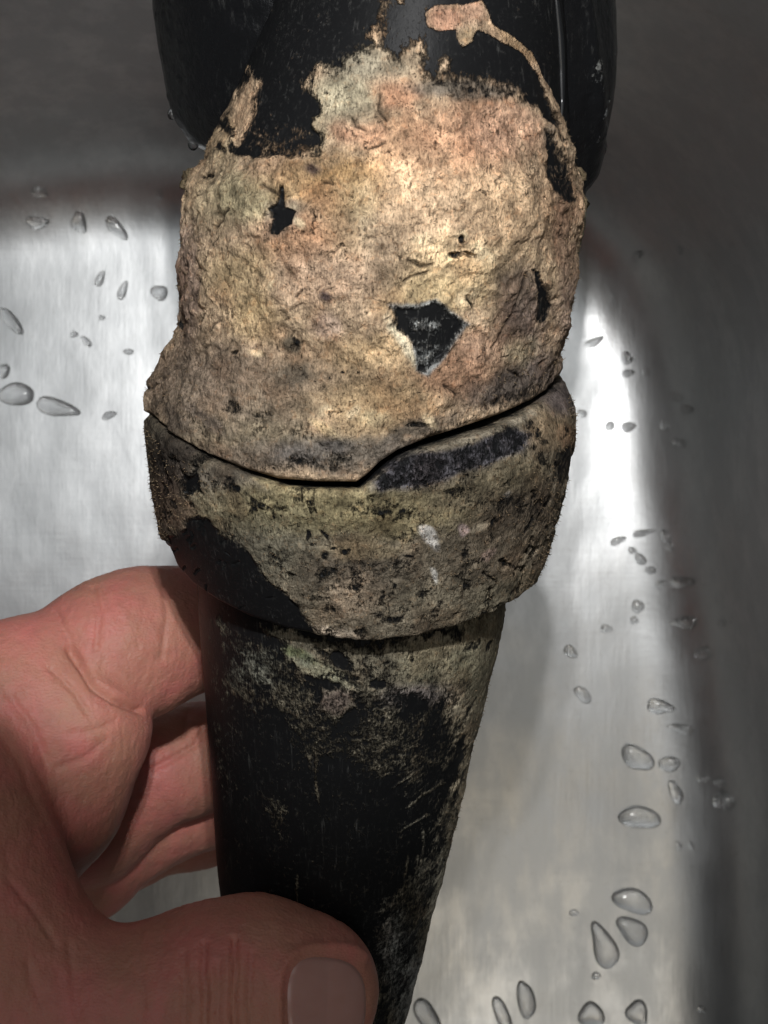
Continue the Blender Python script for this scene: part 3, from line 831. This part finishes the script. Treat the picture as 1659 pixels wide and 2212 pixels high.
for x0, y0, x1, y1 in [(680, 1600, 690, 1760), (940, 1640, 850, 1700), (960, 1690, 880, 1740), (930, 1760, 860, 1800), (880, 1850, 850, 2100), (900, 1850, 870, 2120), (915, 1800, 885, 2050), (640, 1880, 640, 1960), (860, 1930, 835, 2180), (845, 1960, 815, 2200), (820, 1560, 870, 1640), (760, 1600, 900, 1612)]:
    p.crust = np.maximum(p.crust, 0.55*np.exp(-(line_d(p.wx*0.4+p.px*0.6, p.wy*0.4+p.py*0.6, [(x0, y0), (x1, y1)])/4.0)**2))
p.dark(735, 1430, 34, 14, 0.9, -30, 0.4); p.dark(690, 1412, 22, 8, 0.7, -20); p.dark(820, 1474, 22, 10, 0.95, 0, 0.4); p.dark(690, 1505, 12, 14, 0.8)
p.dark(905, 1520, 30, 12, 0.7); p.dark(600, 1395, 30, 12, 0.5)
p.col(1040, 1430, 60, 130, (132, 124, 98), 0.8)
p.col(950, 1430, 100, 50, (138, 132, 104), 0.7)
p.col(900, 1500, 80, 30, (134, 124, 122), 0.8)
p.col(690, 1450, 70, 18, (172, 174, 144), 0.9, -22)
p.col(730, 1515, 46, 30, (122, 106, 96), 0.9)
p.col(540, 1440, 70, 50, (132, 134, 120), 0.7)
p.col(1000, 1650, 40, 180, (176, 162, 132), 0.9, 10)
p.poly_crust([(1025, 1560), (985, 1740), (950, 1880), (915, 2000), (880, 2140), (860, 2240), (900, 2240), (980, 1900), (1060, 1560)], 0.9, 8, 0.3)
p.col(930, 1900, 44, 220, (186, 180, 158), 0.9, 14)
p.col(870, 2110, 50, 160, (160, 162, 158), 0.85, 14)
p.col(640, 1420, 40, 10, (120, 134, 84), 0.6, -20)
p.finish(0.82, 0.6, 0.80)
ck = sstep(0.25, 0.75, p.crust+p.n*0.4)
h = ck*(0.00015+0.00025*fbm(VC, 300, 3, 2.2)+0.00018*fbm(VC, 900, 3))+0.00008*fbm(VC, 150, 2)
h = h+0.00015*ck*sstep(1000, 1060, p.px+(p.py-1400)*0.25)*np.maximum(fbm(VC, 500, 3, 8.8), 0)
VC2 = displace(VC, VC, h); CRC = p.crust
at_ = {'tint': ('c', p.tint), 'crust': ('f', p.crust)}
V, at_ = add_lip(VC2, at_, 5, 0.0025, 0.0)
mesh_grid('tube', V, True, M_CRUST, root, at_)['label'] = 'tapering black tube with patchy olive grey scale along its right side'

# ---- rounded black bulb behind the upper shell
LD = [(380, -330), (330, -230), (306, -120), (308, 0), (316, 70), (328, 140), (342, 210), (352, 250), (372, 288), (404, 322), (440, 338), (520, 352), (620, 440), (640, 640)]
RD = [(1270, -330), (1330, -230), (1354, -120), (1354, 0), (1356, 90), (1352, 190), (1340, 262), (1322, 330), (1304, 385), (1291, 412), (1286, 428), (1284, 480), (1272, 535), (1256, 590), (1236, 620), (1180, 640)]
PD = profile(LD, RD)
th = thetas(260, 90)
yt, yb = loc_xy(800, -325)[1], loc_xy(800, 625)[1]
nr = 330
Y = np.broadcast_to(np.linspace(yt, yb, nr)[:, None], (nr, len(th)))
T = np.broadcast_to(th, Y.shape)
VD = surf(PD, T, Y, 0.62, -0.009)
p = Paint(VD, (120, 118, 100))
p.crust[:] = 0.04
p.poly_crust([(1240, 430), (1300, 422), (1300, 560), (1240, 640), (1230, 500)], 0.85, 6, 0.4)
p.poly_crust([(1270, 90), (1295, 100), (1312, 250), (1305, 370), (1285, 340), (1288, 220)], 0.50, 30, 0.9)  # soft sheen on the right, painted through the crust mask
p.col(1290, 240, 40, 160, (112, 114, 114), 1.0)  # grey of the painted sheen
p.poly_crust([(340, -20), (480, -20), (470, 90), (380, 110)], 0.16, 20, 1.0)
p.dark(1262, 600, 16, 20, 0.8)
p.col(1262, 560, 20, 24, (150, 118, 80), 0.7)
ck = sstep(0.25, 0.75, p.crust+p.n*0.3)
h = ck*(0.0002+0.0005*fbm(VD, 400, 3))+0.0008*fbm(VD, 60, 2, 3.0)+0.00015*fbm(VD, 500, 2)
h = h+0.0007*np.exp(-(line_d(p.px, p.py, [(1262, -60), (1280, 60), (1292, 200), (1290, 330), (1280, 400)])/14.0)**2)  # broad ridge shaped in to carry the sheen
wetl = sstep(470, 360, p.px)
h = h+wetl*0.0003*np.maximum(fbm(VD, 900, 2, 7.0), 0.12)
VD2 = displace(VD, VD, h)
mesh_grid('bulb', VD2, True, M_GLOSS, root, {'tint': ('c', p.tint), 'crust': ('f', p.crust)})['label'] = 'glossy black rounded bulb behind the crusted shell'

# thin strip added on the right of the shell to catch a highlight streak
strip_pts = [loc_xy(*q) for q in ((1214, -60), (1220, 10), (1228, 80), (1233, 150), (1236, 220), (1234, 300))]
wv, pth = to_world(VA2), []
qx, qy = proj(wv)
frn = T[:1, :]*0
for (mx, my) in ((1196, -60), (1202, 10), (1208, 80), (1212, 150), (1214, 220), (1212, 290)):
    dd = (qx-mx)**2+(qy-my)**2+np.where(VA2[..., 2] < 0, 1e6, 0)
    pth.append(VA2[np.unravel_index(dd.argmin(), dd.shape)])
pth = np.array(pth); uu = np.linspace(0, len(pth)-1, 60)
pth = np.stack([np.interp(uu, np.arange(len(pth)), pth[:, c_]) for c_ in range(3)], -1)
rad = 0.00055*np.sin(np.linspace(0.15, math.pi-0.02, 60))
aa = np.linspace(0, 2*math.pi, 12, endpoint=False)
MV = pth[:, None, :]+rad[:, None, None]*np.stack([np.cos(aa), 0*aa, np.sin(aa)], -1)[None]
shn = NT('shiny_black_plastic'); shn.p.inputs['Base Color'].default_value = (0.01, 0.011, 0.012, 1); shn.p.inputs['Roughness'].default_value = 0.30; shn.p.inputs['Specular IOR Level'].default_value = 1.0
mesh_grid('highlight_strip', MV, True, shn.m, root)
# beads of water clinging to the bulb
qx, qy = proj(to_world(VD2))
for (mx, my, r_, lb) in ((347, 256, .0006, 'bead of water on the left rim of the black bulb, upper one'), (404, 334, .0007, 'bead of water at the lower left rim of the black bulb'),):
    dd = (qx-mx)**2+(qy-my)**2+np.where(VD2[..., 2] < -0.009, 1e6, 0)
    c_ = to_world(VD2[np.unravel_index(dd.argmin(), dd.shape)])
    u = np.linspace(0.01, math.pi-0.01, 12)[:, None]; v = np.linspace(0, 2*math.pi, 20, endpoint=False)[None]
    S_ = np.stack([np.sin(u)*np.cos(v), np.sin(u)*np.sin(v)*1.3, np.cos(u)*0.7+0*v], -1)*r_
    b_o = mesh_grid('water_bead', S_[:, ::-1], True, M_WATER); b_o.location = c_
    tag(b_o, lb, 'water bead', 'water beads on the bulb')

# ---- crumbs of scale and a loose fibre on the edges
def to_local(P): return (P-TM)@RM
def crumb(px, py, d, s):
    c = to_local(at(px, py, d))
    u = np.linspace(0, math.pi, 9)[:, None]; v = np.linspace(0, 2*math.pi, 14, endpoint=False)[None]
    S = np.stack([np.sin(u)*np.cos(v), np.sin(u)*np.sin(v), np.cos(u)+0*v], -1)
    q = S*(1+0.9*fbm(S+rng.uniform(0, 50), 1.7, 3)[..., None])*s
    o = mesh_grid('crumb', q+c, True, M_CRUST, root, {'tint': ('c', np.broadcast_to(lin((104, 92, 72)), q.shape)), 'crust': ('f', np.full(q.shape[:2], 0.85))})
for cx, cy, d, s in [(1076, 1318, 0.2045, .0008), (1082, 1326, 0.2045, .0006), (1068, 1332, 0.2045, .0009), (1072, 1352, 0.205, .0008), (1066, 1342, 0.205, .0006), (1086, 1316, .2045, .0004),
                     (1150, 1240, 0.204, .0009), (1158, 1228, 0.204, .0006), (408, 384, 0.187, .0009), (400, 400, 0.187, .0007), (414, 374, .187, .0006), (1247, 440, 0.187, .0014), (1240, 405, .187, .0010), (1250, 380, .187, .0009)]:
    crumb(cx, cy, d, s)
def hair(pts, r, m):
    P = [to_local(at(*q)) for q in pts]
    th_ = np.linspace(0, 2*math.pi, 6, endpoint=False)
    V = np.array([[q+np.array([math.cos(a), 0, math.sin(a)])*r for a in th_] for q in P])
    return mesh_grid('fibre', V, True, m, root, {'tint': ('c', np.broadcast_to(lin((150, 140, 120)), V.shape)), 'crust': ('f', np.ones(V.shape[:2]))})
hair([(1151, 1235, .203), (1153, 1246, .203), (1153, 1256, .203), (1150, 1266, .203)], 0.00009, M_CRUST)
# fuzz of fine mineral needles standing off the crusted edges: one piece, too many to count
segs = []
fv, ff = [], []
rr = np.random.default_rng(3)
for (Vs, Cs, cnt, lo, hi) in ((VA2, CRA, 2600, 260, 600), (VB2, CRB, 2600, 20, 255), (VC2, CRC, 900, 150, 300)):
    nn = normals_grid(Vs); cc = Vs.mean(axis=1, keepdims=True)
    sg = np.sign(((Vs-cc)*nn)[..., [0, 2]].sum(-1).mean())
    for _ in range(cnt):
        i = rr.integers(lo, hi); j = rr.integers(0, Vs.shape[1])
        b = Vs[i, j]; n = nn[i, j]*sg
        if (Vs is VC2 and b[0] < 0.005) or Cs[i, j] < 0.6: continue
        d = n*0.8+rr.normal(0, 0.6, 3); d /= np.linalg.norm(d)
        L = rr.uniform(0.0002, 0.00065); s_ = np.cross(d, rr.normal(0, 1, 3)); s_ /= np.linalg.norm(s_); u_ = np.cross(d, s_)
        k = len(fv); w_ = 0.00006
        fv += [b+s_*w_, b-s_*w_*0.5+u_*w_*0.8, b-s_*w_*0.5-u_*w_*0.8, b+d*L]
        ff += [(k, k+1, k+3), (k+1, k+2, k+3), (k+2, k, k+3)]
fv = np.array(fv)
fz = mesh_raw('needle_fuzz', fv, np.array(ff), M_CRUST, root, {'tint': ('c', np.broadcast_to(lin((140, 122, 98)), fv.shape)), 'crust': ('f', np.ones(len(fv)))})
fz['kind'] = 'stuff'

# ------------------------------------------------------------ the hand
def mm(x): return x*0.001
def rcone(P, a, b, ra, rb, sq=1.0):
    a = np.array(a); b = np.array(b); ab = b-a
    t = np.clip(((P-a)@ab)/(ab@ab), 0, 1)
    q = P-a-t[..., None]*ab
    if sq != 1.0: q = q*np.array([1, 1, 1/sq])
    return np.sqrt((q*q).sum(-1))-(ra+(rb-ra)*t)
def smin(a, b, k):
    h = np.clip(0.5+0.5*(b-a)/k, 0, 1)
    return b*(1-h)+a*h-k*h*(1-h)
def chain(P, pts, k=0.004, sq=1.0):
    d = None
    for (a, ra), (b, rb) in zip(pts[:-1], pts[1:]):
        e = rcone(P, at(*a), at(*b), mm(ra), mm(rb), sq)
        d = e if d is None else smin(d, e, k)
    return d
def hand_sdf(P):
    # thumb: nail side to the camera, pad on the tube
    th_ = chain(P, [((-120, 2130, .196), 16), ((180, 2225, .193), 11.6), ((450, 2172, .1945), 11.6), ((560, 2145, .1955), 11.4), ((662, 2143, .1975), 9.7)], 0.006, 0.85)
    web = chain(P, [((-300, 1640, .203), 16), ((-150, 1760, .198), 13.5), ((-95, 2000, .196), 14.2), ((-120, 2130, .196), 16.5)], 0.008)
    prox = chain(P, [((-60, 1900, .222), 13), ((90, 1700, .214), 11.5), ((168, 1572, .2110), 10.2)], 0.006)
    bend = chain(P, [((168, 1572, .2110), 9.8), ((34, 1524, .2125), 10.3), ((110, 1472, .2135), 9.6)], 0.006)
    midp = chain(P, [((55, 1506, .213), 10.0), ((240, 1412, .217), 9.7), ((330, 1378, .221), 9.2), ((450, 1352, .227), 7.9), ((600, 1380, .240), 7.8), ((700, 1420, .2455), 7.2)], 0.006)
    knuck = chain(P, [((-260, 1660, .208), 16), ((-40, 1612, .211), 12), ((34, 1530, .2125), 10.2)], 0.010)
    mid = chain(P, [((-60, 1800, .236), 12), ((180, 1760, .240), 10.5), ((330, 1665, .241), 8.2), ((420, 1636, .244), 8.0), ((560, 1622, .254), 7.8), ((680, 1640, .257), 6.8)], 0.005)
    ring = chain(P, [((-60, 1900, .246), 12), ((170, 1850, .247), 10.0), ((330, 1762, .249), 8.0), ((450, 1724, .253), 7.4), ((600, 1722, .260), 7.0), ((660, 1730, .262), 6.4)], 0.005)
    litt = chain(P, [((-80, 1960, .250), 10), ((120, 1920, .254), 8.5), ((260, 1830, .257), 7.0), ((420, 1790, .264), 6.2), ((520, 1790, .268), 5.6)], 0.005)
    palm = chain(P, [((-420, 1750, .225), 24), ((-300, 1950, .232), 24), ((-60, 1880, .232), 14)], 0.012)
    palm2 = chain(P, [((-300, 1950, .232), 24), ((-700, 2150, .235), 25), ((-1200, 2500, .25), 26)], 0.015)
    idx = smin(prox, bend, 0.0035); idx = smin(idx, knuck, 0.006); idx = smin(idx, midp, 0.0012)
    d = smin(idx, smin(palm, palm2, 0.012), 0.010)
    d = smin(d, mid, 0.0010); d = smin(d, ring, 0.0010); d = smin(d, litt, 0.0010)
    tw = smin(th_, web, 0.008)
    d = smin(d, tw, 0.0020)
    # left side of the web flows into the palm
    lf = sstep(at(-100, 1700, .2)[0], at(-330, 1700, .2)[0], P[..., 0])
    d = d-lf*0.001
    return d
vs = 0.00075
x0, x1 = -0.150, 0.002; y0, y1 = -0.110, -0.006; z0, z1 = 0.052, 0.166
xs = np.arange(x0, x1, vs); ys = np.arange(y0, y1, vs); zs = np.arange(z0, z1, vs)
G = np.stack(np.meshgrid(xs, ys, zs, indexing='ij'), -1)
D = np.empty(G.shape[:3], np.float32)
for i in range(0, len(xs), 24):
    D[i:i+24] = hand_sdf(G[i:i+24])
del G
D[0] = 1; D[-1] = 1; D[:, 0] = 1; D[:, -1] = 1; D[:, :, 0] = 1; D[:, :, -1] = 1
def surface_nets(D, org, vs):
    S = D < 0
    c = S[:-1, :-1, :-1].astype(np.int8)
    cnt = np.zeros(tuple(n-1 for n in D.shape), np.int8)
    nx, ny, nz = cnt.shape
    sub = lambda A, i, j, k: A[i:i+nx, j:j+ny, k:k+nz]
    for i in (0, 1):
        for j in (0, 1):
            for k in (0, 1): cnt += sub(S, i, j, k)
    act = (cnt > 0) & (cnt < 8)
    idx = -np.ones(cnt.shape, np.int64); cells = np.argwhere(act); idx[act] = np.arange(len(cells))
    ci, cj, ck = cells.T
    acc = np.zeros((len(cells), 3)); num = np.zeros(len(cells))
    corners = [(i, j, k) for i in (0, 1) for j in (0, 1) for k in (0, 1)]
    for a in corners:
        for ax in range(3):
            if a[ax]: continue
            b = list(a); b[ax] = 1
            da = D[ci+a[0], cj+a[1], ck+a[2]]; db = D[ci+b[0], cj+b[1], ck+b[2]]
            m = (da < 0) != (db < 0)
            t = np.where(m, da/(da-db+1e-12), 0)
            pt = np.tile(np.array(a, float), (len(cells), 1)); pt[:, ax] += t
            acc += pt*m[:, None]; num += m
    V = (cells+acc/num[:, None])*vs+np.array(org)
    faces = []
    for ax in range(3):
        u, v = (ax+1) % 3, (ax+2) % 3
        sl = [slice(None)]*3; sl[ax] = slice(0, -1); s2 = [slice(None)]*3; s2[ax] = slice(1, None)
        m = S[tuple(sl)] != S[tuple(s2)]
        e = np.argwhere(m); inside = S[tuple(sl)][m]
        ok = (e[:, u] > 0) & (e[:, v] > 0) & (e[:, u] < D.shape[u]-1) & (e[:, v] < D.shape[v]-1)
        e = e[ok]; inside = inside[ok]
        def cid(du, dv):
            q = e.copy(); q[:, u] -= du; q[:, v] -= dv
            return idx[q[:, 0], q[:, 1], q[:, 2]]
        f = np.stack([cid(1, 1), cid(0, 1), cid(0, 0), cid(1, 0)], -1)
        f[~inside] = f[~inside][:, ::-1]
        faces.append(f)
    return V, np.concatenate(faces)
HV, HF = surface_nets(D, (x0, y0, z0), vs)
# relax, then pull back on the surface
def sdf_grad(P, e=0.0003):
    g = np.stack([hand_sdf(P+np.array(d)*e)-hand_sdf(P-np.array(d)*e) for d in ((1, 0, 0), (0, 1, 0), (0, 0, 1))], -1)
    return g/(np.linalg.norm(g, axis=-1, keepdims=True)+1e-12)
def subdivide(V, Q):
    n = len(V); E = np.stack([Q, np.roll(Q, -1, 1)], -1).reshape(-1, 2)
    Es = np.sort(E, 1); key = Es[:, 0]*n+Es[:, 1]
    uk, inv = np.unique(key, return_inverse=True)
    em = (V[uk//n]+V[uk % n])/2; fm = V[Q].mean(1)
    ei = inv.reshape(-1, 4)+n; fi = np.arange(len(Q))+n+len(uk)
    NQ = np.concatenate([np.stack([Q[:, k], ei[:, k], fi, ei[:, k-1]], -1) for k in range(4)])
    return np.concatenate([V, em, fm]), NQ
HV, HF = subdivide(HV, HF)
for _ in range(2):
    g = sdf_grad(HV)
    HV = HV-g*(np.clip(hand_sdf(HV), -0.0004, 0.0004)*0.9)[:, None]
g = sdf_grad(HV)
hpx, hpy = proj(HV)
front = sstep(-0.1, 0.3, g[:, 2])
gr = np.zeros(len(HV))
for xx, ya_, yb_, dp, wd in ((440, 2040, 2330, .00035, 7), (508, 2030, 2330, .0005, 6), (470, 2080, 2330, .0002, 6), (545, 2060, 2330, .0002, 6), (400, 2060, 2330, .0002, 8)):
    dd = line_d(hpx+14*fbm(HV, 180, 2), hpy, [(xx, ya_), (xx-4, yb_)])
    gr -= 2.0*dp*np.exp(-(dd/wd)**2)*(CAMZ-HV[:, 2] < 0.205)
# shallow swelling and folds
gr += 0.0009*fbm(HV, 45, 3, 1.0)+0.00030*fbm(HV, 180, 3, 6.0)
st = HV*np.array([1.0, 0.35, 0.5]); gr -= 0.00009*np.maximum(1-np.abs(fbm(st, 900, 2, 15.0))*9, 0)
for pts, dp, wd in (([(150, 1400), (182, 1442), (204, 1480), (248, 1510), (306, 1532)], .0013, 9), ([(110, 1440), (160, 1490), (190, 1540)], .0004, 7),
                    ([(200, 1270), (214, 1330), (206, 1400)], .00035, 7), ([(222, 1262), (236, 1310)], .00025, 6), ([(350, 1240), (362, 1330), (352, 1420)], .0003, 7), ([(120, 1320), (150, 1380), (170, 1420)], .00035, 8),
                    ([(20, 1500), (70, 1570), (100, 1650)], .0004, 9), ([(0, 1580), (50, 1650), (90, 1760)], .0003, 8), ([(230, 1600), (180, 1640), (120, 1660)], .00025, 8), ([(250, 1560), (200, 1580), (150, 1585)], .0002, 7),
                    ([(20, 1900), (70, 1960), (120, 2040)], .0003, 8), ([(60, 2080), (90, 2180)], .00025, 8), ([(150, 2040), (170, 2200)], .00025, 8), ([(300, 2010), (310, 2150), (300, 2260)], .0002, 7), ([(440, 1575), (420, 1610), (370, 1640), (330, 1660)], .0006, 7), ([(395, 1590), (405, 1540)], .0004, 6)):
    gr -= dp*np.exp(-(line_d(hpx, hpy, pts)/wd)**2)*front
nq = (np.abs((hpx-707)/95)**3+np.abs((hpy-2168)/112)**3)**(1/3)
nm = (CAMZ-HV[:, 2] < 0.2)*front
gr = gr*(1-nm*(1-sstep(1.0, 1.25, nq)))
gr = gr+nm*(0.0005*np.exp(-((nq-1.10)/0.09)**2)*(hpx < 790)-0.0002*(1-sstep(0.85, 1.0, nq)))
HV = HV+g*gr[:, None]
hand = mesh_raw('hand', HV, HF, M_SKIN)
tag(hand, 'bare hand from the left, thumb across the tube and fingers curled behind it', 'hand')

# thumb nail, lying on the thumb
nu, nv = 64, 30
A_, R_ = np.meshgrid(np.linspace(0, 2*math.pi, nu, endpoint=False), np.linspace(0.001, 1, nv), indexing='xy')
ca, sa = np.cos(A_), np.sin(A_)
q_ = (np.abs(ca)**3.0+np.abs(sa)**3.0)**(-1/3.0)
a_ = ca*q_*R_; b_ = sa*q_*R_
npx = 707+a_*95-6*b_**2*(a_ > 0); npy = 2168+b_*(112-10*a_)
ray = np.stack([(npx-829.5)/F, (1106-npy)/F, -np.ones_like(npx)], -1)
rn = np.linalg.norm(ray, axis=-1, keepdims=True); ray = ray/rn
tt = np.full(npx.shape, 0.165)
for _ in range(60):
    P = np.array([0, 0, CAMZ])+ray*tt[..., None]
    tt = np.minimum(tt+hand_sdf(P)*0.85, 0.215)
P = np.array([0, 0, CAMZ])+ray*tt[..., None]
g = sdf_grad(P)
edge = 1-R_
rise = -0.0004+0.00048*sstep(0, 0.20, edge)
NV = P+g*rise[..., None]
nail = mesh_grid('nail', NV, True, M_NAIL, hand)
nail['label'] = 'broad short thumb nail'
